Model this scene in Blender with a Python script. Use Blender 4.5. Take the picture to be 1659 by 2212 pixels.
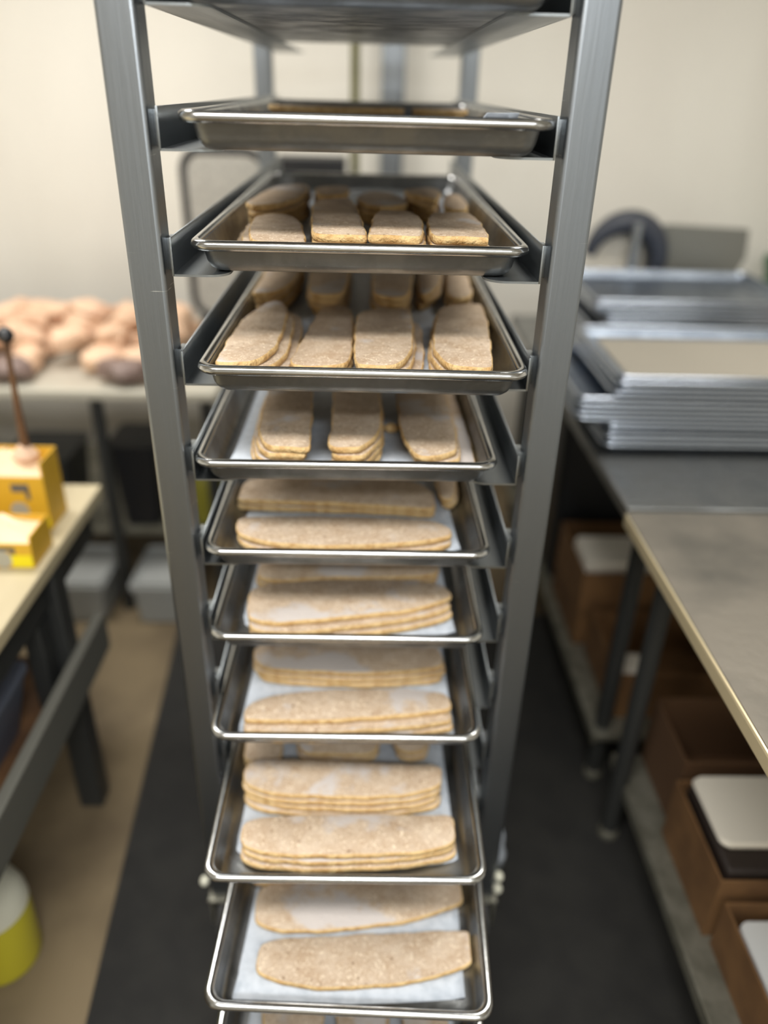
import bpy, bmesh, math, random
from mathutils import Vector, Matrix

for o in list(bpy.data.objects):
    bpy.data.objects.remove(o)
scene = bpy.context.scene
COL = scene.collection

# ------------------------------------------------------------------ camera
FPX, CXP, CYP = 1664.0, 829.5, 1106.0
PITCH, ROLL, YAW = .5039, -.0266, .0256
CAM = Vector((.0171, -1.0594, 1.70))
_f = Vector((math.sin(YAW)*math.cos(PITCH), math.cos(YAW)*math.cos(PITCH), -math.sin(PITCH)))
_r = Vector((math.cos(YAW), -math.sin(YAW), 0))
_d = _f.cross(_r)
RIGHT = math.cos(ROLL)*_r + math.sin(ROLL)*_d
DOWN = -math.sin(ROLL)*_r + math.cos(ROLL)*_d
FWD = _f
cd = bpy.data.cameras.new('camera')
cam = bpy.data.objects.new('camera', cd)
COL.objects.link(cam)
cd.sensor_fit = 'HORIZONTAL'
cd.sensor_width = 36
cd.lens = 36*FPX/1659
cd.clip_start = .02
cd.dof.use_dof = True
cd.dof.focus_distance = 1.04
cd.dof.aperture_fstop = 1.35
mw = Matrix.Identity(4)
for i in range(3):
    mw[i][0], mw[i][1], mw[i][2], mw[i][3] = RIGHT[i], -DOWN[i], -FWD[i], CAM[i]
cam.matrix_world = mw
scene.camera = cam


def ray(u, v):
    return RIGHT*((u-CXP)/FPX) + DOWN*((v-CYP)/FPX) + FWD


def onz(u, v, z):
    d = ray(u, v)
    return CAM + d*((z-CAM.z)/d.z)


def ony(u, v, y):
    d = ray(u, v)
    return CAM + d*((y-CAM.y)/d.y)


# ------------------------------------------------------------------ world and light
w = bpy.data.worlds.new('world')
scene.world = w
w.use_nodes = True
w.node_tree.nodes['Background'].inputs[0].default_value = (.9, .92, 1, 1)
w.node_tree.nodes['Background'].inputs[1].default_value = .15


def area(name, loc, sx, sy, power, col=(1, .95, .87), target=None):
    l = bpy.data.lights.new(name, 'AREA')
    l.shape = 'RECTANGLE'
    l.size, l.size_y = sx, sy
    l.energy = power
    l.color = col
    o = bpy.data.objects.new(name, l)
    COL.objects.link(o)
    o.location = loc
    if target:
        o.rotation_euler = (Vector(target)-Vector(loc)).to_track_quat('-Z', 'Y').to_euler()
    return o


area('ceiling_light_front', (-.35, -1.15, 2.68), 1.3, .35, 52, (1, .98, .94))
area('ceiling_light_entry', (.55, -2.4, 2.68), 1.3, .35, 52, (.93, .97, 1))
area('ceiling_light_back_left', (-1.1, 1.0, 2.68), 1.3, .35, 36, (1, .975, .93))
area('ceiling_light_back_right', (1.0, .75, 2.68), 1.3, .35, 24, (1, .97, .91))
scene.view_settings.view_transform = 'Standard'
scene.view_settings.look = 'None'
scene.view_settings.gamma = 1
scene.view_settings.use_curve_mapping = False
scene.view_settings.exposure = 0.25


# ------------------------------------------------------------------ materials
def lin(c):
    return tuple(((x/255/12.92) if x/255 <= .04045 else ((x/255+.055)/1.055)**2.4) for x in c) + (1,)


MATS = {}


def mat(name, rgb, rough=.6, metal=0., rgb2=None, scale=8., bump=0., bscale=None, stretch=(1, 1, 1),
        lo=.4, hi=.6, detail=4., alpha=None, trans=0., rough2=None, spec=.5, coat=0.):
    if name in MATS:
        return MATS[name]
    m = bpy.data.materials.new(name)
    m.use_nodes = True
    nt = m.node_tree
    N, L = nt.nodes, nt.links
    b = N['Principled BSDF']
    b.inputs['Base Color'].default_value = lin(rgb)
    b.inputs['Roughness'].default_value = rough
    b.inputs['Metallic'].default_value = metal
    b.inputs['Specular IOR Level'].default_value = spec
    if trans:
        b.inputs['Transmission Weight'].default_value = trans
    if coat:
        b.inputs['Coat Weight'].default_value = coat
    tc = N.new('ShaderNodeTexCoord')
    mp = N.new('ShaderNodeMapping')
    mp.inputs['Scale'].default_value = stretch
    L.new(tc.outputs['Object'], mp.inputs['Vector'])
    if rgb2:
        nz = N.new('ShaderNodeTexNoise')
        nz.inputs['Scale'].default_value = scale
        nz.inputs['Detail'].default_value = detail
        L.new(mp.outputs[0], nz.inputs['Vector'])
        mr = N.new('ShaderNodeMapRange')
        mr.inputs['From Min'].default_value = lo
        mr.inputs['From Max'].default_value = hi
        L.new(nz.outputs['Fac'], mr.inputs['Value'])
        mx = N.new('ShaderNodeMix')
        mx.data_type = 'RGBA'
        mx.inputs['A'].default_value = lin(rgb)
        mx.inputs['B'].default_value = lin(rgb2)
        L.new(mr.outputs[0], mx.inputs['Factor'])
        L.new(mx.outputs['Result'], b.inputs['Base Color'])
        if rough2 is not None:
            r2 = N.new('ShaderNodeMapRange')
            r2.inputs['From Min'].default_value = lo
            r2.inputs['From Max'].default_value = hi
            r2.inputs['To Min'].default_value = rough
            r2.inputs['To Max'].default_value = rough2
            L.new(nz.outputs['Fac'], r2.inputs['Value'])
            L.new(r2.outputs[0], b.inputs['Roughness'])
    if bump:
        n2 = N.new('ShaderNodeTexNoise')
        n2.inputs['Scale'].default_value = bscale or scale
        n2.inputs['Detail'].default_value = 6
        L.new(mp.outputs[0], n2.inputs['Vector'])
        bp = N.new('ShaderNodeBump')
        bp.inputs['Strength'].default_value = bump
        bp.inputs['Distance'].default_value = .01
        L.new(n2.outputs['Fac'], bp.inputs['Height'])
        L.new(bp.outputs[0], b.inputs['Normal'])
    MATS[name] = m
    return m


def food_top():
    """speckled cut face with pale fibres, brown flecks and patches of frost"""
    if 'slab_top' in MATS:
        return MATS['slab_top']
    m = bpy.data.materials.new('slab_top')
    m.use_nodes = True
    N, L = m.node_tree.nodes, m.node_tree.links
    b = N['Principled BSDF']
    tc = N.new('ShaderNodeTexCoord')
    info = N.new('ShaderNodeObjectInfo')
    add = N.new('ShaderNodeVectorMath')
    add.operation = 'ADD'
    sc = N.new('ShaderNodeVectorMath')
    sc.operation = 'SCALE'
    sc.inputs['Scale'].default_value = 9.
    cmb = N.new('ShaderNodeCombineXYZ')
    for k in range(3):
        L.new(info.outputs['Random'], cmb.inputs[k])
    L.new(cmb.outputs[0], sc.inputs[0])
    L.new(tc.outputs['Object'], add.inputs[0])
    L.new(sc.outputs[0], add.inputs[1])

    def noise(scale, detail=3, rough=.5, dist=0.):
        n = N.new('ShaderNodeTexNoise')
        n.inputs['Scale'].default_value = scale
        n.inputs['Detail'].default_value = detail
        n.inputs['Roughness'].default_value = rough
        n.inputs['Distortion'].default_value = dist
        L.new(add.outputs[0], n.inputs['Vector'])
        return n

    def rng(src, a, c):
        r = N.new('ShaderNodeMapRange')
        r.inputs['From Min'].default_value = a
        r.inputs['From Max'].default_value = c
        L.new(src, r.inputs['Value'])
        return r.outputs[0]

    def mix(fac, a, c):
        x = N.new('ShaderNodeMix')
        x.data_type = 'RGBA'
        L.new(fac, x.inputs['Factor'])
        if isinstance(a, tuple):
            x.inputs['A'].default_value = lin(a)
        else:
            L.new(a, x.inputs['A'])
        x.inputs['B'].default_value = lin(c)
        return x.outputs['Result']

    c = mix(rng(noise(34, 5, .65).outputs['Fac'], .36, .64), (202, 182, 160), (181, 156, 130))
    fib = noise(190, 2, .6, 1.2)
    c = mix(rng(fib.outputs['Fac'], .55, .68), c, (234, 216, 190))
    c = mix(rng(noise(120, 2).outputs['Fac'], .65, .78), c, (128, 100, 74))
    c = mix(rng(noise(6.5, 6, .6).outputs['Fac'], .555, .615), c, (200, 191, 185))
    L.new(c, b.inputs['Base Color'])
    b.inputs['Roughness'].default_value = .72
    b.inputs['Specular IOR Level'].default_value = .3
    bp = N.new('ShaderNodeBump')
    bp.inputs['Strength'].default_value = .55
    bp.inputs['Distance'].default_value = .004
    L.new(fib.outputs['Fac'], bp.inputs['Height'])
    L.new(bp.outputs[0], b.inputs['Normal'])
    MATS['slab_top'] = m
    return m


M_ALU = mat('brushed_aluminium', (146, 151, 156), .34, 1., (132, 137, 142), 5, .06, 160, (1, 1, .05), rough2=.44)


def add_scratches(m):
    N, L = m.node_tree.nodes, m.node_tree.links
    b = N['Principled BSDF']
    src = b.inputs['Base Color'].links[0].from_socket
    tc = N.new('ShaderNodeTexCoord')
    fac = None
    for stretch, lo, hi in (((14, 14, 420), .70, .74), ((9, 9, 9), .50, .62)):
        mp = N.new('ShaderNodeMapping')
        mp.inputs['Scale'].default_value = stretch
        L.new(tc.outputs['Object'], mp.inputs['Vector'])
        nz = N.new('ShaderNodeTexNoise')
        nz.inputs['Scale'].default_value = 1
        nz.inputs['Detail'].default_value = 2
        L.new(mp.outputs[0], nz.inputs['Vector'])
        mr = N.new('ShaderNodeMapRange')
        mr.inputs['From Min'].default_value = lo
        mr.inputs['From Max'].default_value = hi
        L.new(nz.outputs['Fac'], mr.inputs['Value'])
        if fac is None:
            fac = mr.outputs[0]
        else:
            mu = N.new('ShaderNodeMath')
            mu.operation = 'MULTIPLY'
            L.new(fac, mu.inputs[0])
            L.new(mr.outputs[0], mu.inputs[1])
            fac = mu.outputs[0]
    mx = N.new('ShaderNodeMix')
    mx.data_type = 'RGBA'
    L.new(fac, mx.inputs['Factor'])
    L.new(src, mx.inputs['A'])
    mx.inputs['B'].default_value = lin((238, 240, 240))
    L.new(mx.outputs['Result'], b.inputs['Base Color'])


add_scratches(M_ALU)
M_LEDGE = mat('ledge_aluminium', (160, 165, 168), .30, 1., (138, 143, 146), 9, .05, 120, (1, .1, 1), rough2=.42)
M_PAN = mat('pan_aluminium', (148, 150, 151), .33, 1., (124, 125, 125), 14, .08, 60, rough2=.46)
M_RIM = mat('rim_aluminium', (205, 206, 205), .20, 1., (185, 186, 186), 14, .03, 60)
M_SLAB = food_top()
M_SIDE = mat('slab_side', (218, 186, 132), .7, 0, (194, 154, 98), 70, .6, 150, lo=.42, hi=.66)
M_PAPER = mat('parchment', (184, 190, 198), .5, 0, (166, 173, 182), 60, .25, 40, lo=.4, hi=.7)
M_WALL = mat('wall_cream', (224, 221, 212), .75, 0, (216, 212, 203), 1.4, .25, 2.2, (1, 1, .35))
M_WALL2 = mat('wall_plain', (212, 208, 198), .8)
M_CEIL = mat('ceiling_white', (215, 213, 206), .85)
M_FLOOR = mat('floor_concrete', (116, 101, 76), .75, 0, (82, 69, 50), 2.4, .15, 30, lo=.42, hi=.66, detail=7)
M_MAT = mat('rubber_mat', (31, 30, 27), .85, 0, (23, 22, 20), 9, .4, 160)
M_STEEL = mat('stainless', (150, 152, 152), .36, 1., (120, 121, 120), 6, .06, 60, rough2=.5)
M_WORN = mat('worn_steel_top', (122, 116, 106), .5, .5, (90, 87, 80), 5, .1, 40, lo=.38, hi=.66, detail=7, rough2=.6)
M_DARK = mat('dark_painted_steel', (52, 53, 52), .5, .3)
M_BLACK = mat('black_plastic', (24, 25, 28), .45)
M_GREYP = mat('grey_panel', (166, 163, 155), .6, 0, (150, 148, 141), 60, .2, 300)
M_CARD = mat('cardboard', (114, 82, 48), .85, 0, (98, 69, 39), 12)
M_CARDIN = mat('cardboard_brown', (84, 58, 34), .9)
M_WHITE = mat('white_foam', (224, 218, 205), .7)
M_GALV = mat('galvanised', (136, 134, 122), .45, .6, (112, 110, 98), 20, rough2=.55)
M_BOARD = mat('maple_top', (188, 176, 146), .55, 0, (170, 156, 124), 4, .05, 20, (1, .15, 1))
M_WOOD = mat('brown_wood', (106, 74, 44), .75, 0, (80, 54, 32), 8)
M_YEL = mat('yellow_card', (204, 160, 40), .5)
M_YEL2 = mat('bright_yellow', (226, 208, 16), .5)
M_PINK = mat('pale_paper', (236, 206, 170), .8)
M_INK = mat('print_grey', (92, 90, 84), .6)
M_SILV = mat('print_silver', (160, 156, 140), .5)
M_MEAT = mat('raw_meat', (224, 190, 160), .55, 0, (202, 162, 134), 14, .3, 30, lo=.35, hi=.7)
M_JUGL = mat('yellow_liquid', (188, 178, 46), .25, spec=.5)
M_JUGW = mat('white_plastic', (206, 204, 186), .4)
M_BLUE = mat('blue_bin', (92, 97, 110), .5)
M_OLIVE = mat('olive_pole', (86, 84, 40), .5)
M_GREEN = mat('green_plastic', (40, 92, 56), .5)
M_RED = mat('red_plastic', (150, 52, 40), .5)
M_RUBBER = mat('grey_rubber', (70, 70, 70), .6)


# ------------------------------------------------------------------ mesh helpers
def link(name, me, m, parent=None, loc=None):
    o = bpy.data.objects.new(name, me)
    COL.objects.link(o)
    if m is not None and not me.materials:
        for x in (m if isinstance(m, (list, tuple)) else [m]):
            me.materials.append(x)
    if parent is not None:
        o.parent = parent
    if loc is not None:
        o.location = loc
    return o


def tag(o, label, cat, group=None):
    o['label'] = label
    o['category'] = cat
    if group:
        o['group'] = group
    return o


def empty(name, loc, label, cat, group=None, rz=0):
    o = bpy.data.objects.new(name, None)
    COL.objects.link(o)
    o.location = loc
    o.rotation_euler = (0, 0, rz)
    o.empty_display_size = .05
    return tag(o, label, cat, group)


def box_bm(x0, x1, y0, y1, z0, z1, bev=0., bm=None, seg=2):
    b2 = bmesh.new()
    v = [b2.verts.new((x, y, z)) for z in (z0, z1) for y in (y0, y1) for x in (x0, x1)]
    for f in ((0, 2, 3, 1), (4, 5, 7, 6), (0, 1, 5, 4), (2, 6, 7, 3), (0, 4, 6, 2), (1, 3, 7, 5)):
        b2.faces.new([v[i] for i in f])
    if bev:
        bmesh.ops.bevel(b2, geom=list(b2.edges), offset=bev, segments=seg, affect='EDGES', profile=.5)
    if bm is None:
        return b2
    me = bpy.data.meshes.new('t')
    b2.to_mesh(me)
    b2.free()
    bm.from_mesh(me)
    bpy.data.meshes.remove(me)
    return bm


def mesh(bm, name='m', smooth=False):
    bmesh.ops.recalc_face_normals(bm, faces=list(bm.faces))
    me = bpy.data.meshes.new(name)
    bm.to_mesh(me)
    bm.free()
    if smooth:
        for p in me.polygons:
            p.use_smooth = True
        me.set_sharp_from_angle(angle=math.radians(38))
    return me


def flat_sides(me):
    for p in me.polygons:
        if max(abs(c) for c in p.normal) > .999:
            p.use_smooth = False
    return me


def box(name, x0, x1, y0, y1, z0, z1, m, parent=None, bev=.004):
    return link(name, flat_sides(mesh(box_bm(x0, x1, y0, y1, z0, z1, bev), name, True)), m, parent)


def rings_mesh(rings, cap0=True, cap1=True, closed=True, name='m', smooth=True, loop=False):
    bm = bmesh.new()
    R = [[bm.verts.new(p) for p in r] for r in rings]
    n = len(R[0])
    pairs = list(zip(R, R[1:]))
    if loop:
        pairs.append((R[-1], R[0]))
    for a, b in pairs:
        for i in range(n if closed else n-1):
            j = (i+1) % n
            bm.faces.new((a[i], a[j], b[j], b[i]))
    if cap0 and not loop:
        bm.faces.new(R[0][::-1])
    if cap1 and not loop:
        bm.faces.new(R[-1])
    return mesh(bm, name, smooth)


def lathe(prof, n=28, name='m', c=(0, 0, 0)):
    rings = [[(c[0]+r*math.cos(2*math.pi*i/n), c[1]+r*math.sin(2*math.pi*i/n), c[2]+z) for i in range(n)] for r, z in prof]
    return rings_mesh(rings, name=name)


def tube_mesh(pts, rad, n=10, closed=False, name='m'):
    pts = [Vector(p) for p in pts]
    rings = []
    prev = None
    k = len(pts)
    for i, p in enumerate(pts):
        a = pts[(i-1) % k] if (closed or i > 0) else p
        b = pts[(i+1) % k] if (closed or i < k-1) else p
        t = (b-a).normalized()
        if prev is None:
            up = Vector((0, 0, 1)) if abs(t.z) < .9 else Vector((0, 1, 0))
            s = t.cross(up).normalized()
        else:
            s = (prev - t*prev.dot(t)).normalized()
        prev = s
        u = s.cross(t)
        r = rad[i] if isinstance(rad, (list, tuple)) else rad
        rings.append([p + s*(r*math.cos(2*math.pi*q/n)) + u*(r*math.sin(2*math.pi*q/n)) for q in range(n)])
    return rings_mesh(rings, name=name, loop=closed)


def prism(poly, z0, z1, name='m', bev=0.):
    bm = bmesh.new()
    a = [bm.verts.new((p[0], p[1], z0)) for p in poly]
    b = [bm.verts.new((p[0], p[1], z1)) for p in poly]
    n = len(poly)
    bm.faces.new(a[::-1])
    bm.faces.new(b)
    for i in range(n):
        j = (i+1) % n
        bm.faces.new((a[i], a[j], b[j], b[i]))
    if bev:
        bmesh.ops.bevel(bm, geom=list(bm.edges), offset=bev, segments=2, affect='EDGES')
    return mesh(bm, name, True)


def rrect(x0, x1, y0, y1, r, z, n=6):
    out = []
    for cx, cy, a0 in ((x1-r, y0+r, -90), (x1-r, y1-r, 0), (x0+r, y1-r, 90), (x0+r, y0+r, 180)):
        for i in range(n+1):
            a = math.radians(a0 + 90*i/n)
            out.append((cx+r*math.cos(a), cy+r*math.sin(a), z))
    return out


def struct(o):
    o['kind'] = 'structure'
    return o


# ------------------------------------------------------------------ the room
X0, X1, Y0, Y1, ZC = -2.3, 2.2, -3.6, 2.42, 2.75


def curtain_wall():
    """back wall: pale sheeting that hangs in very shallow folds"""
    bm = bmesh.new()
    nx, nz = 120, 14
    g = []
    rnd = random.Random(5)
    ph = [rnd.uniform(0, 6.28) for _ in range(4)]
    for k in range(nz+1):
        z = ZC*k/nz
        row = []
        for i in range(nx+1):
            x = X0 + (X1-X0)*i/nx
            d = .010*math.sin(x*5.3+ph[0]) + .007*math.sin(x*11+ph[1]+.7*z) + .005*math.sin(x*2.1-2.2*z+ph[2])
            row.append(bm.verts.new((x, Y1+d, z)))
        g.append(row)
    for k in range(nz):
        for i in range(nx):
            bm.faces.new((g[k][i], g[k][i+1], g[k+1][i+1], g[k+1][i]))
    return mesh(bm, 'wall_back', True)


struct(link('wall_back', curtain_wall(), M_WALL))
struct(link('wall_left', mesh(box_bm(X0-.1, X0, Y0, Y1+.1, 0, ZC)), M_WALL2))
struct(link('wall_right', mesh(box_bm(X1, X1+.1, Y0, Y1+.1, 0, ZC)), M_WALL2))
struct(link('wall_front', mesh(box_bm(X0, X1, Y0-.1, Y0, 0, ZC)), M_WALL2))
struct(link('ceiling', mesh(box_bm(X0, X1, Y0, Y1+.1, ZC, ZC+.1)), M_CEIL))
struct(link('floor', mesh(box_bm(X0, X1, Y0, Y1+.1, -.1, 0)), M_FLOOR))

mp_ = [onz(385, 1370, 0), onz(210, 2212, 0)]
mat_poly = [(-.48, -1.0), (1.2, -1.0), (1.2, 1.24), (-.652, 1.24)]
tag(link('floor_mat', prism(mat_poly, .0005, .011, 'floor_mat', .003), M_MAT),
    'black rubber mat on the floor under the rack and the right tables', 'mat')

# strut on the back wall and the thin pole in front of it
st = empty('wall_strut', (.095, 2.34, .86), 'pale grey steel strut channel upright against the back wall', 'strut')
box('web', -.045, .045, .012, .020, 0, 1.85, M_ALU, st, .002)
box('flange', -.045, -.038, -.02, .012, 0, 1.85, M_ALU, st, .001)
box('flange', .038, .045, -.02, .012, 0, 1.85, M_ALU, st, .001)
po = empty('slim_pole', (-.044, 2.0, .86), 'slim dark olive pole standing upright behind the rack', 'pole')
link('shaft', tube_mesh([(0, 0, .03), (0, 0, 1.86)], .016, 12), M_OLIVE, po)
link('ferrule', lathe([(.02, 0), (.024, .004), (.022, .05), (.016, .06)], 16), M_BLACK, po)

# ------------------------------------------------------------------ the rack
W2, PW, XIN = .306, .0485, .2454
DEPTH = 1.347
H = .1531
TL = .003


def zl(i):
    return CAM.z + .0768 - (i-1)*H


rack = empty('sheet_pan_rack', (0, 0, 0), 'tall aluminium sheet pan rack with square posts holding trays', 'rack')
ZB, ZT = .165, 1.97
for sx in (-1, 1):
    for y in (0, DEPTH):
        a, b = sorted((sx*W2, sx*(W2-PW)))
        link('post', flat_sides(mesh(box_bm(a, b, y, y+PW+.003, ZB, ZT, .006, seg=3), 'post', True)), M_ALU, rack)


def ledge_mesh(s):
    bm = bmesh.new()
    y0, y1 = .003, DEPTH+PW
    xi, xf, r = XIN, XIN-.072, .028
    # horizontal flange with a rounded front inner corner
    poly = [(xi, y0)]
    for i in range(7):
        a = math.pi/2*i/6
        poly.append((xf+r-r*math.sin(a), y0+r-r*math.cos(a)))
    poly += [(xf, y1), (xi, y1)]
    lo = [bm.verts.new((s*p[0], p[1], 0)) for p in poly]
    hi = [bm.verts.new((s*p[0], p[1], TL)) for p in poly]
    bm.faces.new(lo)
    bm.faces.new(hi[::-1])
    n = len(poly)
    for i in range(n):
        j = (i+1) % n
        bm.faces.new((lo[i], hi[i], hi[j], lo[j]))
    a, b = sorted((s*xi, s*(xi+.003)))
    box_bm(a, b, y0, y1, 0, .050, .0008, bm)
    # welded spacers towards the posts
    for yy in (.026, DEPTH+.008):
        a, b = sorted((s*(xi+.002), s*(W2-PW+.001)))
        box_bm(a, b, yy, yy+.03, .004, .046, .001, bm)
    return mesh(bm, 'slide_ledge', True)


LM = {s: ledge_mesh(s) for s in (-1, 1)}
for i in range(1, 12):
    for s in (-1, 1):
        o = link('slide_ledge', LM[s], M_LEDGE, rack, (0, 0, zl(i)))
for y in (.006, DEPTH+.006):
    box('cross_rail', -W2+PW, W2-PW, y, y+.036, ZT-.05, ZT-.008, M_ALU, rack)
for s in (-1, 1):
    a, b = sorted((s*(W2-.006), s*(W2-PW+.006)))
    box('side_rail', a, b, PW, DEPTH, ZT-.05, ZT-.008, M_ALU, rack)
    box('side_rail', a, b, PW, DEPTH, ZB+.006, ZB+.042, M_ALU, rack)
box('cross_rail', -W2+PW, W2-PW, DEPTH+.006, DEPTH+.042, ZB+.006, ZB+.042, M_ALU, rack)
# swivel casters
whl = lathe([(.012, -.017), (.052, -.017), (.058, -.011), (.06, 0), (.058, .011), (.052, .017), (.012, .017)], 24, 'wheel')
frk = bmesh.new()
box_bm(-.03, -.024, -.03, .03, -.01, .072, .002, frk)
box_bm(.024, .03, -.03, .03, -.01, .072, .002, frk)
box_bm(-.032, .032, -.036, .036, .070, .078, .002, frk)
frk = mesh(frk, 'fork', True)
for sx in (-1, 1):
    for y in (.026, DEPTH+.026):
        f = link('caster_fork', frk, M_GALV, rack, (sx*(W2-.026), y, .071+.011))
        wv = link('wheel', whl, M_RUBBER, f, (0, 0, 0))
        wv.rotation_euler = (0, math.pi/2, 0)
# corner bumpers at the feet of the front posts
bmp = lathe([(.003, -.010), (.008, -.008), (.010, -.002), (.009, .005), (.004, .010)], 16, 'corner_bumper')
for x, z in ((-.314, .222), (.308, .240), (.309, .200)):
    o = link('corner_bumper', bmp, M_JUGW, rack, (x, -.006, z))
    o.rotation_euler = (math.pi/2, 0, 0)

# ------------------------------------------------------------------ sheet pans
PWD, PLEN, PH = .457, .955, .045
RR = .0070


def pan_meshes(wd, ln, h, rr=RR, rc=.030, tag_=''):
    x0, x1, y0, y1 = -wd/2, wd/2, 0., ln
    zc = h-rr
    prof = [(.050, .0), (.036, .0004), (.0285, .0026), (.0228, .0075), (.0192, .0145), (.0148, zc-.004), (.0130, zc),
            (.0150, zc+.001), (.0168, zc-.005), (.0212, .0155), (.0248, .0092), (.0304, .0046), (.038, .0026), (.050, .0022)]
    rings = [rrect(x0+o, x1-o, y0+o, y1-o, max(rc-o*.55, .008), z) for o, z in prof]
    body = rings_mesh(rings, name='pan_body'+tag_)
    prof2 = [(rr+rr*math.cos(a), zc+rr*math.sin(a)) for a in [2*math.pi*k/10 for k in range(10)]]
    rim = rings_mesh([rrect(x0+o, x1-o, y0+o, y1-o, max(rc-o*.5, .01), z) for o, z in prof2], name='pan_rim'+tag_, loop=True)
    return body, rim


BODY, RIM = pan_meshes(PWD, PLEN, PH)
ORD = ['', 'top', 'second', 'third', 'fourth', 'fifth', 'sixth', 'seventh', 'eighth', 'ninth', 'tenth', 'eleventh']
PANS = {1: (-.040, .006, 0), 2: (-.040, .011, 0), 3: (-.004, .004, .003), 4: (-.058, .009, -.010), 5: (-.027, -.0137, .006),
        6: (-.030, -.0117, 0), 7: (-.049, -.0127, -.004), 8: (-.119, -.0127, -.004), 9: (-.273, -.009, -.006),
        10: (-.392, -.002, -.042), 11: (-.415, .0, -.02)}
PSTATE = {8: ' pulled slightly forward', 9: ' pulled forward', 10: ' pulled far out', 11: ' cut by the photo edge'}
PANOBJ = {}
for i, (dy, dx, yaw) in PANS.items():
    o = link('sheet_pan', BODY, M_PAN)
    o.location = (dx, dy, zl(i)+TL)
    o.rotation_euler = (0, 0, yaw)
    # turn about the middle of the front rim
    tag(o, 'long aluminium sheet pan on the %s level of the rack%s' % (ORD[i], PSTATE.get(i, '')), 'pan', 'sheet pans on the rack')
    link('rolled_rim', RIM, M_RIM, o)
    PANOBJ[i] = o


def pan_world(i, x, y, z):
    dy, dx, yaw = PANS[i]
    c, s = math.cos(yaw), math.sin(yaw)
    return Vector((dx + c*x - s*y, dy + s*x + c*y, zl(i)+TL+z))


def pan_local(i, p):
    dy, dx, yaw = PANS[i]
    c, s = math.cos(yaw), math.sin(yaw)
    X, Y = p.x-dx, p.y-dy
    return (c*X + s*Y, -s*X + c*Y)


# ------------------------------------------------------------------ parchment sheets
ZPAPER = .0030
PAPER = {
    10: [(457, 2155), (492, 2170), (545, 2179), (640, 2176), (760, 2172), (900, 2165), (1032, 2158)],
    9: [(463, 1812), (500, 1838), (540, 1858), (600, 1872), (720, 1880), (860, 1876), (960, 1866), (1006, 1858)],
    8: [(487, 1572), (512, 1592), (600, 1600), (800, 1602), (960, 1598), (992, 1586), (1018, 1562)],
    7: [(487, 1312), (503, 1332), (530, 1350), (570, 1368), (760, 1374), (900, 1374), (990, 1368)],
    6: [(480, 1135), (491, 1152), (505, 1172), (560, 1186), (760, 1192), (900, 1194), (1000, 1190)],
    5: [(474, 998), (600, 1004), (800, 1010), (1055, 1014)],
    4: [(462, 805), (700, 812), (1092, 808)],
    3: [(486, 540), (700, 546), (1080, 550)],
    2: None, 11: None,
}
XP = {10: (-.178, .180), 9: (-.182, .172), 8: (-.178, .178), 7: (-.180, .165), 6: (-.180, .168), 5: (-.182, .186),
      4: (-.180, .185), 3: (-.180, .185), 2: (-.18, .187), 11: (-.18, .18)}


def clampx(i, x):
    return min(max(x, -.188), .188)


for i, front in PAPER.items():
    xl, xr = XP[i]
    if front:
        loc = [pan_local(i, onz(u, v, zl(i)+TL+ZPAPER)) for u, v in front]
        loc = [(clampx(i, x), min(max(y, .037), .4)) for x, y in loc]
    else:
        loc = [(xl, .05), (-.05, .045), (.08, .042), (xr, .045)]
    nu, nv = 24, 18
    bm = bmesh.new()
    g = []
    tot = len(loc)-1
    for a in range(nu+1):
        t = a/nu*tot
        k = min(int(t), tot-1)
        q = t-k
        fx = loc[k][0]*(1-q)+loc[k+1][0]*q
        fy = loc[k][1]*(1-q)+loc[k+1][1]*q
        bx = xl+(xr-xl)*a/nu
        row = []
        for b in range(nv+1):
            s = b/nv
            x = fx*(1-s)**2 + bx*(1-(1-s)**2)
            y = fy*(1-s) + (PLEN-.05)*s
            z = ZPAPER + .0008*math.sin(9*x*7+i)*math.sin(y*11+i)
            z = max(z, ZPAPER-.0002)
            if i == 2 and a > nu-5 and b < 2:
                z += .046*(1-b/2.)*min(1, (a-(nu-5))/1.5)
            elif (a == 0 or a == nu) and b == 0:
                z += .004
            row.append(bm.verts.new((x, y, z)))
        g.append(row)
    for a in range(nu):
        for b in range(nv):
            bm.faces.new((g[a][b], g[a+1][b], g[a+1][b+1], g[a][b+1]))
    o = link('parchment_sheet', mesh(bm, 'parchment_sheet', True), M_PAPER)
    md = o.modifiers.new('t', 'SOLIDIFY')
    md.thickness = .0005
    o.location = PANOBJ[i].location
    o.rotation_euler = PANOBJ[i].rotation_euler
    tag(o, 'white parchment sheet lining the %s sheet pan of the rack' % ORD[i], 'parchment', 'parchment sheets in the pans')

# ------------------------------------------------------------------ food slabs
TS = .0115
ZS = .0040
RND = random.Random(11)


def chaikin(pts, it=3):
    for k in range(it):
        q = .25 if k else .2
        out = []
        for i in range(len(pts)):
            a, b = pts[i], pts[(i+1) % len(pts)]
            out += [a*(1-q)+b*q, a*q+b*(1-q)]
        pts = out
    return pts


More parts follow.
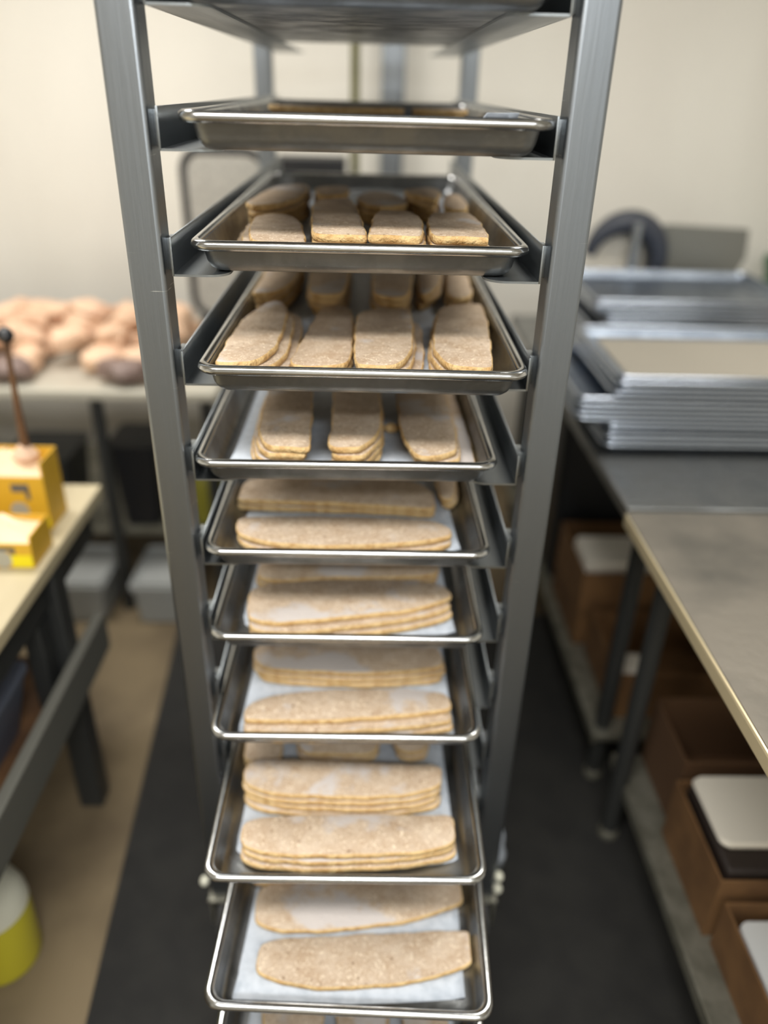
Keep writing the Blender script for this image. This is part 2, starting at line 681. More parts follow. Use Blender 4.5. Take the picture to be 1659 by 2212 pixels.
def slab_mesh(pts):
    """pts: outline in the xy plane around its middle, top face at z = 0"""
    pts = chaikin([Vector((p[0], p[1]))*1.012 for p in pts], 4)
    n = len(pts)
    area2 = sum(pts[i].x*pts[(i+1) % n].y - pts[(i+1) % n].x*pts[i].y for i in range(n))
    if area2 < 0:
        pts = pts[::-1]
    sd = RND.uniform(0, 50)
    acc, cum = 0., []
    for i in range(n):
        cum.append(acc)
        acc += (pts[(i+1) % n]-pts[i]).length
    cyc = [2*math.pi*c/acc for c in cum]

    def ring(inset, z, wob):
        r = []
        for i, p in enumerate(pts):
            th = cyc[i]
            t = (pts[(i+1) % n]-pts[i-1])
            if t.length < 1e-7:
                t = Vector((1, 0))
            nrm = Vector((t.y, -t.x)).normalized()
            q = p - nrm*(inset + wob*(math.sin(7*th+sd)+.8*math.sin(13*th+2*sd)+.35*math.sin(29*th+3*sd)))
            r.append((q.x, q.y, z+.0006*math.sin(3*th+sd)+.0003*math.sin(11*th+sd)))
        return r
    rings = [ring(.0032, -TS+.0005, .0004), ring(.0006, -TS+.0024, .0006), ring(0, -TS*.5, .0009),
             ring(.0004, -.0014, .0007), ring(.0022, 0, .0005)]
    bm = bmesh.new()
    R = [[bm.verts.new(p) for p in r] for r in rings]
    for a, b in zip(R, R[1:]):
        for i in range(n):
            j = (i+1) % n
            f = bm.faces.new((a[i], a[j], b[j], b[i]))
            f.material_index = 1
            f.smooth = True
    f = bm.faces.new(R[0][::-1])
    f.material_index = 1
    f = bm.faces.new(R[-1])
    f.material_index = 0
    me = bpy.data.meshes.new('food_strip')
    bm.to_mesh(me)
    bm.free()
    me.set_sharp_from_angle(angle=math.radians(50))
    return me


LAY = {1: [''], 2: ['upper', 'lower'], 3: ['topmost', 'middle', 'lowest'], 4: ['topmost', 'second', 'third', 'lowest']}


def slab(i, where, poly, n, offs=None, local=None):
    """a stack of n slabs; poly is the outline of the top face in photo pixels (or pan-local metres)"""
    zt = ZS + n*TS
    if local:
        P = [pan_world(i, x, y, zt) for x, y in local]
    else:
        P = [onz(u, v, zl(i)+TL+zt) for u, v in poly]
    # keep inside the pan walls
    Q = []
    lim = .019 + .0
    for p in P:
        x, y = pan_local(i, p)
        m_ = .034 - min(zt, .04)*.35
        Q.append(pan_world(i, min(max(x, -PWD/2+m_), PWD/2-m_), min(max(y, .044), PLEN-.045), zt))
    c = sum(Q, Vector())/len(Q)
    for k in range(n):
        sx, sy = (1, 1) if k == 0 else (RND.uniform(.975, 1.015), RND.uniform(.97, 1.02))
        me = slab_mesh([((p.x-c.x)*sx, (p.y-c.y)*sy) for p in Q])
        me.materials.append(M_SLAB)
        me.materials.append(M_SIDE)
        o = bpy.data.objects.new('food_strip', me)
        COL.objects.link(o)
        if k == 0:
            off = (0, 0)
        elif offs and k-1 < len(offs):
            off = offs[k-1]
        else:
            off = (RND.uniform(-.004, .004), RND.uniform(-.005, .001))
        o.location = (c.x+off[0], c.y+off[1], c.z-k*TS)
        o.rotation_euler = (0, 0, RND.uniform(-.016, .016) if k else 0)
        if n == 1:
            lab = 'single beige slab, %s, %s rack pan' % (where, ORD[i])
        else:
            lab = '%s beige slab %s, %s rack pan' % (LAY[n][k], where, ORD[i])
        tag(o, lab, 'food slab', 'frozen food slabs on the rack')


# tenth pan
slab(10, 'nearest the front', [(572, 2028), (800, 2018), (1000, 2008), (1018, 2014), (1038, 2066), (1030, 2080), (960, 2106),
     (850, 2127), (700, 2135), (630, 2128), (575, 2108), (554, 2098), (560, 2055)], 1)
slab(10, 'second from the front', [(558, 1905), (780, 1896), (980, 1890), (992, 1905), (998, 1945), (985, 1956), (940, 1972), (876, 1990),
     (780, 2002), (681, 2012), (611, 2011), (565, 1998), (552, 1985)], 1)
slab(10, 'third from the front', [(540, 1822), (760, 1808), (960, 1805), (985, 1850), (960, 1868), (800, 1885), (640, 1896), (560, 1897), (545, 1888)], 2)
# ninth pan
slab(9, 'nearest the front', [(532, 1766), (700, 1758), (960, 1760), (976, 1766), (986, 1816), (949, 1833), (876, 1843), (780, 1847),
     (660, 1849), (573, 1842), (530, 1829), (520, 1815)], 3, [(0, -.004), (.001, -.009)])
slab(9, 'second from the front', [(542, 1638), (712, 1641), (850, 1650), (935, 1652), (951, 1660), (954, 1697), (890, 1714), (801, 1723),
     (645, 1718), (578, 1711), (530, 1694), (528, 1670)], 4, [(-.001, -.004), (-.002, -.008), (0, -.012)])
slab(9, 'crosswise at the left back', [(508, 1640), (560, 1648), (610, 1640), (612, 1570), (605, 1480), (545, 1480), (522, 1560)], 2)
slab(9, 'crosswise at the middle back', [(637, 1622), (700, 1628), (800, 1630), (822, 1610), (820, 1490), (660, 1490)], 2)
slab(9, 'crosswise at the right back', [(848, 1616), (885, 1626), (918, 1620), (925, 1590), (915, 1490), (845, 1490)], 2)
# eighth pan
slab(8, 'nearest the front', [(529, 1535), (545, 1515), (601, 1500), (668, 1490), (801, 1487), (900, 1488), (955, 1496), (968, 1506), (975, 1530),
     (913, 1541), (779, 1552), (668, 1566), (600, 1571), (540, 1573), (529, 1560)], 3, [(0, -.016), (.001, -.022)])
slab(8, 'second from the front', [(552, 1398), (590, 1380), (760, 1372), (900, 1376), (945, 1400), (957, 1425), (955, 1440), (890, 1448),
     (784, 1455), (623, 1448), (569, 1442), (550, 1425)], 3, [(0, -.004), (.001, -.007)])
slab(8, 'third from the front', [(560, 1330), (600, 1312), (900, 1310), (940, 1330), (945, 1345), (780, 1362), (600, 1362)], 2)
# seventh pan
slab(7, 'nearest the front', [(548, 1264), (700, 1251), (850, 1250), (945, 1258), (970, 1280), (974, 1292), (900, 1315), (780, 1328),
     (669, 1340), (611, 1345), (558, 1340), (538, 1331), (533, 1305)], 3, [(.002, -.014), (.004, -.020)])
slab(7, 'second from the front', [(557, 1246), (562, 1215), (600, 1188), (760, 1182), (890, 1184), (940, 1205), (950, 1242), (850, 1246), (700, 1247), (600, 1255)], 3)
# sixth pan
slab(6, 'nearest the front', [(518, 1117), (573, 1114), (780, 1116), (900, 1119), (946, 1127), (968, 1140), (975, 1156), (940, 1167), (800, 1177),
     (650, 1178), (597, 1173), (549, 1165), (514, 1150), (509, 1136)], 2, [(.002, -.009)])
slab(6, 'second from the front', [(506, 1066), (515, 1048), (545, 1030), (780, 1028), (900, 1040), (932, 1060), (938, 1090), (930, 1099), (852, 1093),
     (700, 1085), (585, 1081), (514, 1078)], 2, [(0, -.002)])
slab(6, 'lengthwise at the right back', [(946, 1066), (960, 1078), (976, 1076), (987, 1058), (982, 1010), (972, 940), (925, 940), (938, 1010)], 2)
# fifth pan
slab(5, 'lengthwise on the left', [(596, 800), (655, 797), (672, 830), (676, 865), (672, 930), (670, 962), (660, 974), (620, 975), (584, 971), (566, 952),
     (558, 925), (573, 859)], 4, [(-.004, -.001), (-.010, -.002), (-.014, .0)])
slab(5, 'lengthwise in the middle', [(724, 800), (812, 800), (822, 859), (824, 925), (802, 950), (780, 968), (751, 975), (724, 970), (709, 960),
     (710, 945), (717, 912), (720, 854)], 4, [(.004, -.006), (.005, -.009), (.005, -.012)])
slab(5, 'lengthwise on the right', [(857, 800), (945, 797), (964, 859), (978, 910), (987, 950), (988, 972), (950, 983), (912, 990), (891, 975), (872, 946),
     (862, 912), (858, 859)], 3, [(.007, -.003), (.028, -.004)])
# fourth pan
slab(4, 'at the left of the front row', [(457, 772), (462, 783), (540, 784), (573, 767), (597, 748), (608, 722), (620, 682), (620, 664), (607, 651), (585, 650),
     (529, 680), (486, 726)], 3, [(.014, -.002), (.026, .002)])
slab(4, 'left of the middle in the front row', [(618, 788), (730, 790), (758, 778), (764, 724), (761, 666), (725, 659), (692, 664), (669, 705), (645, 748)], 2, [(.002, -.003)])
slab(4, 'right of the middle in the front row', [(771, 668), (880, 666), (890, 676), (893, 742), (883, 770), (855, 789), (778, 791), (766, 782), (765, 730)], 3,
     [(.004, -.002), (.018, -.003)])
slab(4, 'at the right of the front row', [(952, 662), (1034, 655), (1046, 662), (1053, 690), (1059, 734), (1066, 785), (1060, 793), (985, 793), (960, 781), (936, 755),
     (936, 725), (943, 680)], 3, [(-.004, -.003), (-.007, -.003)])
slab(4, 'at the left of the back row', [(520, 620), (545, 632), (595, 630), (632, 610), (660, 570), (655, 520), (600, 522), (550, 575)], 4)
slab(4, 'left of the middle in the back row', [(662, 628), (700, 636), (745, 634), (760, 560), (762, 510), (690, 508), (676, 560)], 4)
slab(4, 'in the middle of the back row', [(803, 632), (840, 642), (885, 640), (893, 575), (890, 512), (812, 510), (806, 570)], 4)
slab(4, 'right of the middle in the back row', [(902, 640), (950, 622), (955, 570), (945, 512), (905, 512), (902, 570)], 3)
slab(4, 'at the right of the back row', [(962, 640), (1000, 645), (1024, 636), (1022, 590), (1005, 525), (962, 522)], 3)
# third pan
slab(3, 'at the left of the front row', [(536, 500), (545, 471), (572, 462), (622, 462), (648, 474), (656, 500), (660, 530), (640, 545), (560, 545), (538, 530)], 3,
     [(-.012, -.002), (-.022, -.002)])
slab(3, 'left of the middle in the front row', [(672, 500), (674, 445), (684, 431), (755, 428), (768, 440), (778, 465), (792, 501), (792, 514), (780, 524), (680, 524)], 4)
slab(3, 'right of the middle in the front row', [(793, 516), (801, 490), (806, 465), (820, 454), (885, 455), (912, 470), (915, 500), (913, 518), (900, 527), (805, 527)], 4,
     [(.004, -.002), (.008, -.002), (.010, 0)])
slab(3, 'at the right of the front row', [(922, 475), (932, 459), (1005, 457), (1022, 464), (1042, 484), (1060, 513), (1060, 528), (1000, 533), (945, 529), (931, 505)], 4)
slab(3, 'at the left of the back row', [(528, 436), (552, 424), (592, 401), (640, 397), (668, 400), (664, 414), (637, 430), (598, 441), (545, 443)], 4)
slab(3, 'left of the middle in the back row', [(680, 402), (750, 400), (755, 412), (735, 421), (685, 422)], 4)
slab(3, 'right of the middle in the back row', [(768, 425), (790, 414), (840, 414), (872, 428), (885, 440), (820, 446), (785, 440)], 3)
slab(3, 'tilted at the right of the back row', [(873, 408), (935, 404), (953, 414), (945, 432), (916, 424), (878, 416)], 4)
slab(3, 'against the right wall of the back row', [(962, 418), (996, 420), (1010, 440), (1010, 452), (955, 449)], 3)
# second pan, seen almost edge on
slab(2, 'across the left back', None, 3, local=[(-.19, .62), (-.05, .60), (.06, .61), (.07, .70), (.02, .73), (-.15, .73), (-.195, .70)])
slab(2, 'across the right back', None, 3, local=[(.085, .62), (.165, .61), (.19, .64), (.19, .72), (.12, .735), (.085, .72)])
# eleventh pan, just below the tenth
slab(11, 'at the left', None, 2, local=[(-.16, .07), (-.06, .06), (-.045, .08), (-.045, .38), (-.06, .40), (-.15, .39), (-.165, .36)])
slab(11, 'in the middle', None, 2, local=[(-.03, .065), (.05, .06), (.065, .08), (.065, .38), (.05, .40), (-.02, .39), (-.035, .36)])
slab(11, 'at the right', None, 2, local=[(.085, .07), (.155, .06), (.17, .08), (.165, .38), (.15, .40), (.10, .39), (.08, .36)])

cr = pan_world(5, 0, 0, ZS)
cp = onz(846, 925, cr.z+.006)
cm = lathe([(.004, -.006), (.012, -.004), (.014, .002), (.008, .007)], 9, 'food_crumb')
tag(link('food_crumb', cm, M_SIDE, None, (cp.x, cp.y, cr.z+.006)), 'small broken crumb of slab between two stacks on the fifth pan', 'crumb')

# ------------------------------------------------------------------ scrap of clear wrap at the foot of the right post
bm = bmesh.new()
g = [[bm.verts.new((.318+.004*math.sin(3*b)+.030*a/4*(b/6.), .075+.02*a/4+.004*math.sin(2*a+b), .345-.20*b/6)) for b in range(7)] for a in range(5)]
for a in range(4):
    for b in range(6):
        bm.faces.new((g[a][b], g[a+1][b], g[a+1][b+1], g[a][b+1]))
o = link('plastic_scrap', mesh(bm, 'plastic_scrap', True), M_PAPER)
o.modifiers.new('t', 'SOLIDIFY').thickness = .0006
tag(o, 'whitish scrap of plastic wrap hanging beside the right post near the floor', 'plastic wrap')

# ------------------------------------------------------------------ left work table with the yellow boxes
t = empty('work_table', (0, 0, 0), 'wooden topped work table with dark legs at the left edge', 'table')
XE = -.672
box('table_top', -1.5, XE, -.75, .735, .745, .78, M_BOARD, t, .004)
box('apron', -1.46, XE-.02, .655, .68, .66, .745, M_DARK, t)
box('apron', XE-.045, XE-.02, -.72, .655, .66, .745, M_DARK, t)
for x in (-1.44, XE-.062):
    for y in (-.62, .37):
        lg = box('leg', x, x+.06, y, y+.06, .0, .745, M_DARK, t)
box('gusset', XE-.07, XE-.03, .31, .46, .36, .64, M_DARK, t)
box('side_beam', XE-.001, XE+.026, -.72, .545, .405, .515, mat('grey_beam', (88, 87, 80), .6), t)
box('lower_shelf', -1.44, XE-.001, -.70, .50, .385, .405, M_WOOD, t)
box('side_beam', -1.46, -1.42, -.72, .545, .405, .515, M_DARK, t)
box('shelf_edge', XE-.06, XE-.03, -.72, .40, .30, .385, M_WOOD, t)
bb = empty('storage_bin', (-.93, .14, .407), 'blue grey storage bin on the lower shelf of the left table', 'bin')
bmx = bmesh.new()
rr = [rrect(-.20+k, .20-k, -.14+k, .14-k, .02, z) for k, z in ((.03, 0), (.0, .15), (.006, .15), (.034, .004))]
link('body', rings_mesh(rr, name='bin_body'), M_BLUE, bb)
link('lid', rings_mesh([rrect(-.205, .205, -.145, .145, .022, z) for z in (.1505, .163)], name='bin_lid'), M_BLUE, bb)
bmx.free()


def yellow_box(x0, x1, y0, y1, z0, z1, label, k):
    """open topped yellow carton with pale paper bulging out, a grey print and a bright corner flash"""
    b = empty('yellow_carton', ((x0+x1)/2, y0, z0), label, 'box', 'yellow cartons on the left table')
    hx = (x1-x0)/2
    d, h, th = y1-y0, z1-z0, .004
    box('bottom', -hx, hx, 0, d, 0, th, M_YEL, b, .001)
    box('front_panel', -hx, hx, 0, th, th, h*.8, M_YEL, b, .001)
    box('back_panel', -hx, hx, d-th, d, th, h, M_YEL, b, .001)
    box('side_panel', -hx, -hx+th, th, d-th, th, h, M_YEL, b, .001)
    box('side_panel', hx-th, hx, th, d-th, th, h, M_YEL, b, .001)
    box('printed_bar', hx-.075, hx-.035, -.0008, .0002, h*.58, h*.70, M_INK, b, 0)
    box('printed_bar', hx-.045, hx-.035, -.0008, .0002, h*.46, h*.60, M_INK, b, 0)
    dsc = link('printed_disc', lathe([(.021, 0), (.021, .0008)], 24), M_SILV, b, (hx-.065, 0, h*.3))
    dsc.rotation_euler = (math.pi/2, 0, 0)
    box('corner_flash', hx-.045, hx-.002, -.0016, .0003, .004, .032, M_YEL2, b, 0)
    bm = bmesh.new()
    nu = 10
    gg = [[bm.verts.new((-hx+th+(2*hx-2*th)*i/nu, th+(d-2*th)*j/nu,
                         h*.80+.040*math.sin(math.pi*i/nu)*math.sin(math.pi*j/nu)*(1+.35*math.sin(i*1.7+j*2.1+k))))
           for j in range(nu+1)] for i in range(nu+1)]
    for i in range(nu):
        for j in range(nu):
            bm.faces.new((gg[i][j], gg[i+1][j], gg[i+1][j+1], gg[i][j+1]))
    link('paper_filling', mesh(bm, 'paper_filling', True), M_PINK, b)


yellow_box(-.95, -.690, .335, .44, .781, .855, 'yellow carton with pale paper, nearest the table edge at left', 0)
yellow_box(-.97, -.712, .50, .60, .781, .948, 'taller yellow carton with pale paper, behind the nearer one', 2)

# long handled brush standing in the taller carton
br = empty('long_brush', (-.765, .555, .925), 'long brown handle with black knob rising from the yellow carton', 'brush')
link('handle', tube_mesh([(.004, 0, .02), (.006, 0, .12), (.010, 0, .22), (.013, 0, .285)], [.011, .008, .006, .006], 12), M_WOOD, br)
kb = link('knob', lathe([(.004, -.017), (.013, -.012), (.018, 0), (.013, .012), (.004, .017)], 18), M_BLACK, br, (.014, 0, .298))
link('head', lathe([(.01, 0), (.026, .006), (.03, .02), (.018, .036), (.01, .044)], 14), M_MEAT, br, (0, 0, .002))

# jug of yellow liquid on the floor
jg = empty('liquid_jug', (-.768, -.03, 0), 'translucent jug half full of yellow liquid on the floor at left', 'jug')
link('filled_body', lathe([(.05, 0.001), (.074, .004), (.079, .02), (.080, .15), (.0798, .172)], 32), M_JUGL, jg)
link('shoulder', lathe([(.0798, .172), (.078, .195), (.066, .232), (.045, .258), (.030, .268), (.029, .29)], 32), M_JUGW, jg)
link('cap', lathe([(.033, .29), (.034, .294), (.034, .325), (.031, .33)], 24), M_WHITE, jg)

# ------------------------------------------------------------------ back table with raw meat
t = empty('prep_table', (0, 0, 0), 'stainless prep table against the back wall covered with raw meat', 'table')
TB = .85
box('table_top', -2.05, -.46, 1.24, 2.12, TB-.035, TB, mat('pale_steel', (204, 200, 186), .4, .35), t, .008)
box('lower_shelf', -2.0, -.50, 1.32, 2.05, .28, .31, M_GALV, t)
for x in (-1.98, -1.18, -.87, -.52):
    for y in (1.24, 2.04):
        if x == -1.18:
            continue
        link('leg', tube_mesh([(x+.02, y+.03, .0), (x+.02, y+.03, TB-.035)], .021, 14), M_DARK, t)
RN = random.Random(3)
ico = []
for v in range(4):
    bm = bmesh.new()
    bmesh.ops.create_icosphere(bm, subdivisions=2, radius=1)
    for q in bm.verts:
        c = q.co
        c *= 1 + .22*math.sin(3*c.x+v) * math.cos(2.5*c.y+2*v) + .12*math.sin(5*c.z+c.x*4+v)
        c.x *= .085
        c.y *= .055
        c.z *= .04
    ico.append(mesh(bm, 'meat_piece', True))
spots = []
for r, (y, z) in enumerate(((1.41, .0), (1.53, .0), (1.65, .0), (1.77, .0), (1.89, .0), (1.49, .05), (1.63, .055), (1.77, .06))):
    for k in range(9):
        x = -1.86 + .145*k + RN.uniform(-.03, .03)
        if x > -.66 and y > 1.6 or x > -.58:
            continue
        if -1.02 < x < -.90 and r < 2:
            continue
        spots.append((x, y+RN.uniform(-.03, .03), TB+.048+z))
for k, p in enumerate(spots):
    o = link('meat_piece', ico[k % 4], M_MEAT, None, p)
    o.rotation_euler = (RN.uniform(-.3, .3), RN.uniform(-.3, .3), RN.uniform(0, 3.1))
    tag(o, 'peach coloured raw meat piece heaped on the back table', 'meat', 'raw meat pieces on the back table')
for k, (x, y) in enumerate(((-1.13, 1.31), (-.76, 1.31))):
    dm = ico[k].copy()
    dm.materials.clear()
    o = link('meat_piece', dm, mat('dark_meat', (120, 100, 92), .5), None, (x, y, TB+.046))
    tag(o, ('dark greyish meat piece at the front edge of the heap, %s' % ('left of the gap', 'right of the gap')[k]), 'meat', 'dark meat pieces')
# dark goods on and under the shelf
for k, (x, y, z, sx, sy, h, m, lab) in enumerate((
        (-.78, 1.42, .311, .16, .2, .30, M_BLACK, 'black tub on the shelf under the back table, beside the rack'),
        (-1.12, 1.45, .311, .22, .25, .24, M_DARK, 'dark grey tub on the shelf under the back table, at left'),
        (-1.55, 1.45, .311, .24, .25, .26, M_DARK, 'dark tub on the shelf under the back table, leftmost'))):
    b = empty('storage_tub', (x, y, z), lab, 'tub', 'tubs under the back table')
    link('body', rings_mesh([rrect(-sx/2+q, sx/2-q, -sy/2+q, sy/2-q, .02, zz) for q, zz in ((.02, 0), (0, h), (.005, h), (.024, .005))], name='tub_body'), m, b)
    link('lid', rings_mesh([rrect(-sx/2-.006, sx/2+.006, -sy/2-.006, sy/2+.006, .024, zz) for zz in (h+.0005, h+.014)], name='tub_lid'), m, b)
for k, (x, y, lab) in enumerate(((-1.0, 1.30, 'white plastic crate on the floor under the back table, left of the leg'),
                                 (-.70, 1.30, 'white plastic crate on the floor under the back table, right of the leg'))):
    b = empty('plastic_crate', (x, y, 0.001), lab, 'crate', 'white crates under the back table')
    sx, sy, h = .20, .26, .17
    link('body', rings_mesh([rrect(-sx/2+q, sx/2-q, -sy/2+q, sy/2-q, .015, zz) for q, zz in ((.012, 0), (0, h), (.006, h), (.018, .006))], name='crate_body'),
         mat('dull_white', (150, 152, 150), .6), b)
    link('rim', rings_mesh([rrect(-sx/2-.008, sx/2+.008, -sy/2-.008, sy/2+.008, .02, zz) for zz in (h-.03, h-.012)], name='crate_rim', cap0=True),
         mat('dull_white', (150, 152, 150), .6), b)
b = empty('squat_bottle', (-.545, 1.41, .311), 'olive yellow bottle low behind the left post of the rack', 'bottle')
link('body', lathe([(.05, 0), (.075, .004), (.08, .03), (.08, .16), (.06, .21), (.03, .23)], 24), mat('olive_yellow', (128, 124, 40), .4), b)
link('cap', lathe([(.032, .23), (.034, .235), (.034, .27), (.03, .275)], 20), M_BLACK, b)

# panel in a black tubular frame on the back table
b = empty('framed_panel', (-.565, 1.96, TB), 'grey mesh panel in a rounded black frame behind the rack', 'panel')
fr = [(x, 0, z+.055) for x, z, _ in [(p[0], p[1], 0) for p in rrect(-.095, .20, 0, .585, .07, 0, 5)]]
link('frame', tube_mesh(fr, .0155, 10, closed=True), M_BLACK, b)
pp = [(p[0], p[1]) for p in rrect(-.085, .19, .010, .575, .06, 0, 5)]
pm = prism(pp, -.006, .006, 'mesh_panel')
o = link('mesh_panel', pm, M_GREYP, b, (0, 0, .055))
o.rotation_euler = (math.pi/2, 0, 0)
box('foot', -.08, -.05, -.09, .09, .001, .04, M_BLACK, b)
box('foot', .15, .18, -.09, .09, .001, .04, M_BLACK, b)
b = empty('lidded_carton', (-.20, 2.0, TB), 'white carton with a black lid on a stand behind the rack', 'carton')
box('stand_board', -.12, .15, -.08, .09, -TB, -TB+.03, M_GALV, b)
for x in (-.115, .09):
    box('stand_leg', x, x+.03, -.02, .01, -TB+.03, .05, M_GALV, b)
box('body', -.12, .12, -.08, .08, .05, .565, M_WHITE, b)
box('lid', -.125, .125, -.085, .085, .5655, .625, M_BLACK, b)

# ------------------------------------------------------------------ right tables
def steel_table(label, x0, x1, y0, y1, z, mtop, legs, shelf, edge, xs):
    t = empty('steel_table', (0, 0, 0), label, 'table', 'steel tables along the right side')
    box('table_top', x0, x1, y0, y1, z-.006, z, mtop, t, .002)
    box('front_edge', x0-.004, x0+.012, y0, y1, z-.034, z-.002, edge, t, .005)
    box('end_edge', x0+.012, x1, y1-.012, y1, z-.034, z-.0062, edge, t, .003)
    box('end_edge', x0+.012, x1, y0, y0+.012, z-.034, z-.0062, edge, t, .003)
    for x, y in legs:
        lg = link('leg', tube_mesh([(x, y, .03), (x, y, z-.006)], .021, 14), M_DARK, t)
        link('foot', lathe([(.012, .0115), (.024, .0125), (.026, .028), (.021, .04)], 14), M_GALV, lg, (x, y, 0))
    if shelf:
        box('lower_shelf', xs, x1-.03, y0+.03, y1-.03, shelf-.02, shelf, M_GALV, t, .003)
        box('shelf_lip', xs-.012, xs, y0+.03, y1-.03, shelf-.03, shelf+.006, M_GALV, t, .003)
    return t


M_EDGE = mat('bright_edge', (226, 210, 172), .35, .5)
steel_table('worn steel work table nearest the camera at the right edge', .585, 1.36, -1.0, .408, .90, M_WORN,
            [(.655, .285), (1.28, .285), (.655, -.88), (1.28, -.88)], .20, M_EDGE, .672)
steel_table('stainless table behind the worn one, loaded with stacked pans', .592, 1.62, .412, 2.05, .906, M_STEEL,
            [(.665, .485), (1.54, .485), (.665, 1.95), (1.54, 1.95)], .20, M_STEEL, .640)

# stacks of empty pans on the far table (one mesh each, shared)
M_COOLLIT = mat('aluminium_cool_light', (152, 162, 176), .33, 1., (128, 137, 150), 14, .08, 60, rough2=.46)  # pan aluminium tinted blue: cool light reflection put into the colour
M_COOLLIT_RIM = mat('rim_cool_light', (190, 198, 210), .25, 1.)  # same cool reflection painted into the rim colour
B2, R2 = pan_meshes(.66, .457, .030, .0055, .028, '_wide')
RP = random.Random(8)


NTH = ('first second third fourth fifth sixth seventh eighth ninth tenth eleventh twelfth thirteenth fourteenth '
       'fifteenth sixteenth seventeenth').split()


def pan_stack(cx, y, z, shifts, where):
    n = len(shifts)
    for k, s in enumerate(shifts):
        o = link('stacked_pan', B2, M_COOLLIT, None, (cx+s, y+RP.uniform(-.006, .006), z+k*.0135))
        o.rotation_euler = (0, 0, RP.uniform(-.008, .008))
        tag(o, '%s empty sheet pan from the bottom of the stack %s' % (NTH[k], where), 'pan', 'empty pans stacked %s' % where)
        link('rolled_rim', R2, M_COOLLIT_RIM, o)
    return z+n*.0135


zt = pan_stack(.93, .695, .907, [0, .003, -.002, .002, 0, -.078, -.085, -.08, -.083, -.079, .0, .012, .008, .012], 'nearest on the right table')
o = link('parchment_sheet', rings_mesh([rrect(-.28, .28, -.175, .175, .01, z) for z in (0, .0008)], name='liner'), mat('tan_paper', (142, 136, 124), .8), None,
         (.942, .695+.228, zt-.0135+.003))
tag(o, 'tan paper liner in the top empty pan of the nearest stack', 'parchment')
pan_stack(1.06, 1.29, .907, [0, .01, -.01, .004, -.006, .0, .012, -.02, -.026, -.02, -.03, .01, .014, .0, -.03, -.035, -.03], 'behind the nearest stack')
b = empty('red_carton', (1.45, 1.22, .907), 'small red carton at the far right of the steel table', 'box')
box('body', -.11, .1, -.06, .06, 0, .10, M_RED, b)
box('lid_flap', -.11, .1, -.062, .0, .1005, .104, M_RED, b, .001)

# slicer behind the stacks
s = empty('meat_slicer', (1.1, 1.86, .907), 'grey and black meat slicer behind the stacked pans at right', 'slicer')
box('base', -.30, .34, -.10, .12, .02, .13, M_ALU, s, .015)
for x in (-.26, .28):
    link('foot', lathe([(.014, 0), (.018, .002), (.016, .021)], 14), M_BLACK, s, (x, -.05, 0))
gp = [(-.06, .10), (.16, .10), (.26, .22), (.285, .28), (.275, .375), (-.02, .385), (-.09, .34)]
bmg = bmesh.new()
va = [bmg.verts.new((x, -.03, z)) for x, z in gp]
vb = [bmg.verts.new((x, .0, z)) for x, z in gp]
bmg.faces.new(va)
bmg.faces.new(vb[::-1])
for i in range(len(gp)):
    j = (i+1) % len(gp)
    bmg.faces.new((va[i], vb[i], vb[j], va[j]))
link('carriage_plate', mesh(bmg, 'carriage_plate', True), mat('dull_alu', (120, 120, 114), .5, .6), s)
arc = [(-.17+.125*math.cos(math.radians(a)), -.05, .27+.125*math.sin(math.radians(a))) for a in range(175, -60, -12)]
bma = bmesh.new()
link('blade_guard', tube_mesh(arc, [.022+.022*math.sin(math.pi*k/(len(arc)-1)) for k in range(len(arc))], 10), mat('blue_black', (44, 48, 58), .5), s)
bma.free()
link('blade', lathe([(.02, -.004), (.095, -.002), (.1, 0), (.095, .002), (.02, .004)], 36), M_WHITE, s, (-.17, -.0, .27)).rotation_euler = (math.pi/2, 0, 0)
link('pusher_arm', tube_mesh([(-.15, -.09, .13), (-.15, -.10, .28), (-.15, -.09, .40)], .018, 12), M_ALU, s)

b = empty('green_bin', (1.86, 2.05, 0), 'tall green bin at the right edge against the back wall', 'bin')
link('body', rings_mesh([rrect(-.2+q, .2-q, -.2+q, .2-q, .04, z) for q, z in ((.04, .001), (.0, 1.12), (.01, 1.12), (.05, .01))], name='bin_body'), M_GREEN, b)
link('rim', rings_mesh([rrect(-.21, .21, -.21, .21, .045, z) for z in (1.09, 1.13)], name='bin_rim'), M_GREEN, b)


# cardboard boxes on the lower shelves
def carton(name, x0, x1, y0, y1, z0, h, label, flap=True, m=M_CARD):
    b = empty(name, ((x0+x1)/2, (y0+y1)/2, z0), label, 'box', 'cardboard boxes on the lower shelves')
    hx, hy, th = (x1-x0)/2, (y1-y0)/2, .005
    box('bottom', -hx, hx, -hy, hy, 0, th, m, b, 0)
    box('side_panel', -hx, -hx+th, -hy, hy, th, h, m, b, .001)
    box('side_panel', hx-th, hx, -hy, hy, th, h, m, b, .001)
    box('end_panel', -hx+th, hx-th, -hy, -hy+th, th, h, m, b, .001)
    box('end_panel', -hx+th, hx-th, hy-th, hy, th, h, m, b, .001)
    return b


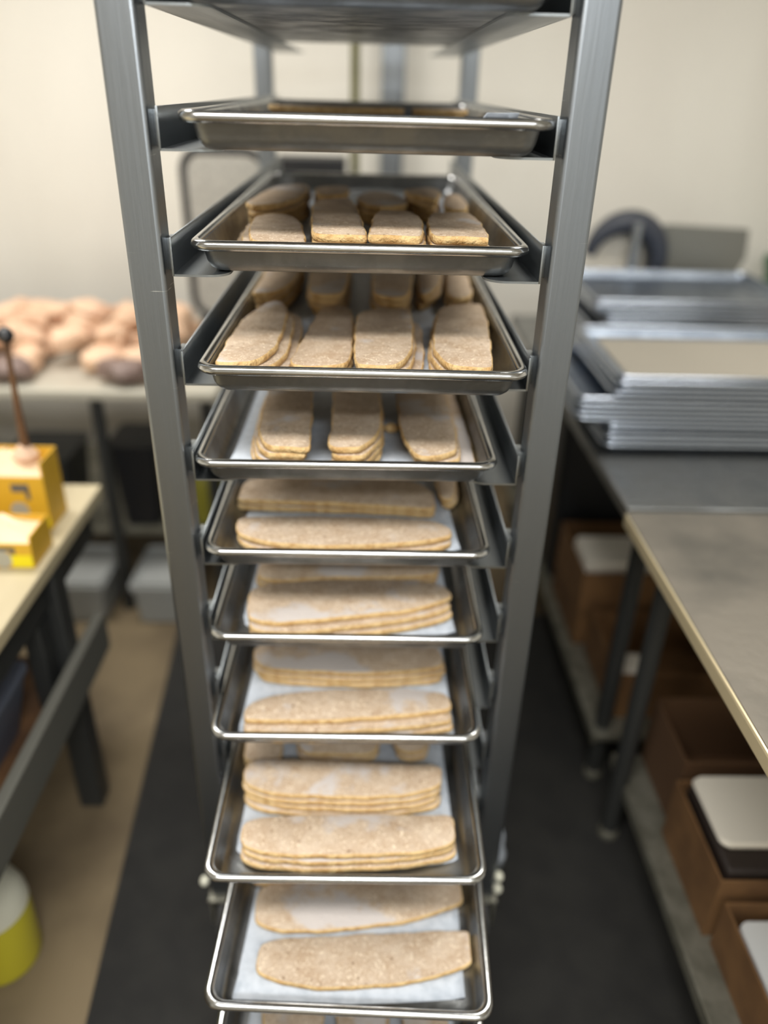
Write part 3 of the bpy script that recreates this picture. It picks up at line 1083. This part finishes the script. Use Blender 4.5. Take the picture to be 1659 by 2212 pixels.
S = .201
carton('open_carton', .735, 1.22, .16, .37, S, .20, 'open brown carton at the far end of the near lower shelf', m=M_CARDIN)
carton('open_carton', .722, 1.1, -.52, -.125, S, .13, 'open cardboard carton nearest the camera on the near lower shelf')
carton('open_carton', .712, 1.2, -.11, .14, S, .17, 'open cardboard carton in the middle of the near lower shelf')
carton('open_carton', .69, 1.05, .512, .80, S, .15, 'open cardboard carton on the far lower shelf by the table leg')
carton('open_carton', .66, 1.1, .83, 1.14, S, .26, 'taller cardboard carton in the middle of the far lower shelf')
b = empty('storage_tub', (.93, 1.42, S), 'added tall black tub standing in for shade on the far lower shelf', 'tub')  # added black tub, its colour stands in for shade under the table
link('body', rings_mesh([rrect(-.29+q, .29-q, -.24+q, .24-q, .03, z) for q, z in ((.02, 0), (0, .60), (.006, .60), (.026, .006))], name='tub_body'), M_BLACK, b)
link('lid', rings_mesh([rrect(-.295, .295, -.245, .245, .034, z) for z in (.6005, .62)], name='tub_lid'), M_BLACK, b)


def foam(name, x0, x1, y0, y1, z0, h, label, m=M_WHITE, cat='package'):
    b = empty(name, ((x0+x1)/2, (y0+y1)/2, z0), label, cat)
    hx, hy = (x1-x0)/2, (y1-y0)/2
    link('tray', rings_mesh([rrect(-hx+q, hx-q, -hy+q, hy-q, .02, z) for q, z in ((.012, 0), (0, h*.7), (.004, h), (.02, h))], name='foam_tray'), m, b)
    return b


b = empty('dark_case', (.93, .015, S+.006), 'dark brown case inside the middle carton on the near shelf', 'case')
box('body', -.20, .24, -.11, .11, 0, .17, mat('dark_brown', (44, 36, 32), .5), b, .01)
box('latch', -.09, -.06, -.116, -.109, .09, .12, M_ALU, b, .002)
foam('white_package', .728, 1.10, -.055, .12, S+.178, .03, 'cream white package lying on the dark case under the near table')
foam('white_package', .74, 1.06, -.44, -.145, S+.006, .10, 'pale grey white package in the carton nearest the camera', mat('grey_white', (208, 210, 210), .6))
foam('white_package', .70, .81, .525, .67, S+.006, .09, 'small cream package in the carton by the far table leg')
foam('white_package', .67, .88, .86, 1.02, S+.262-.09+.006-.0, .10, 'cream package in the taller carton under the far table')
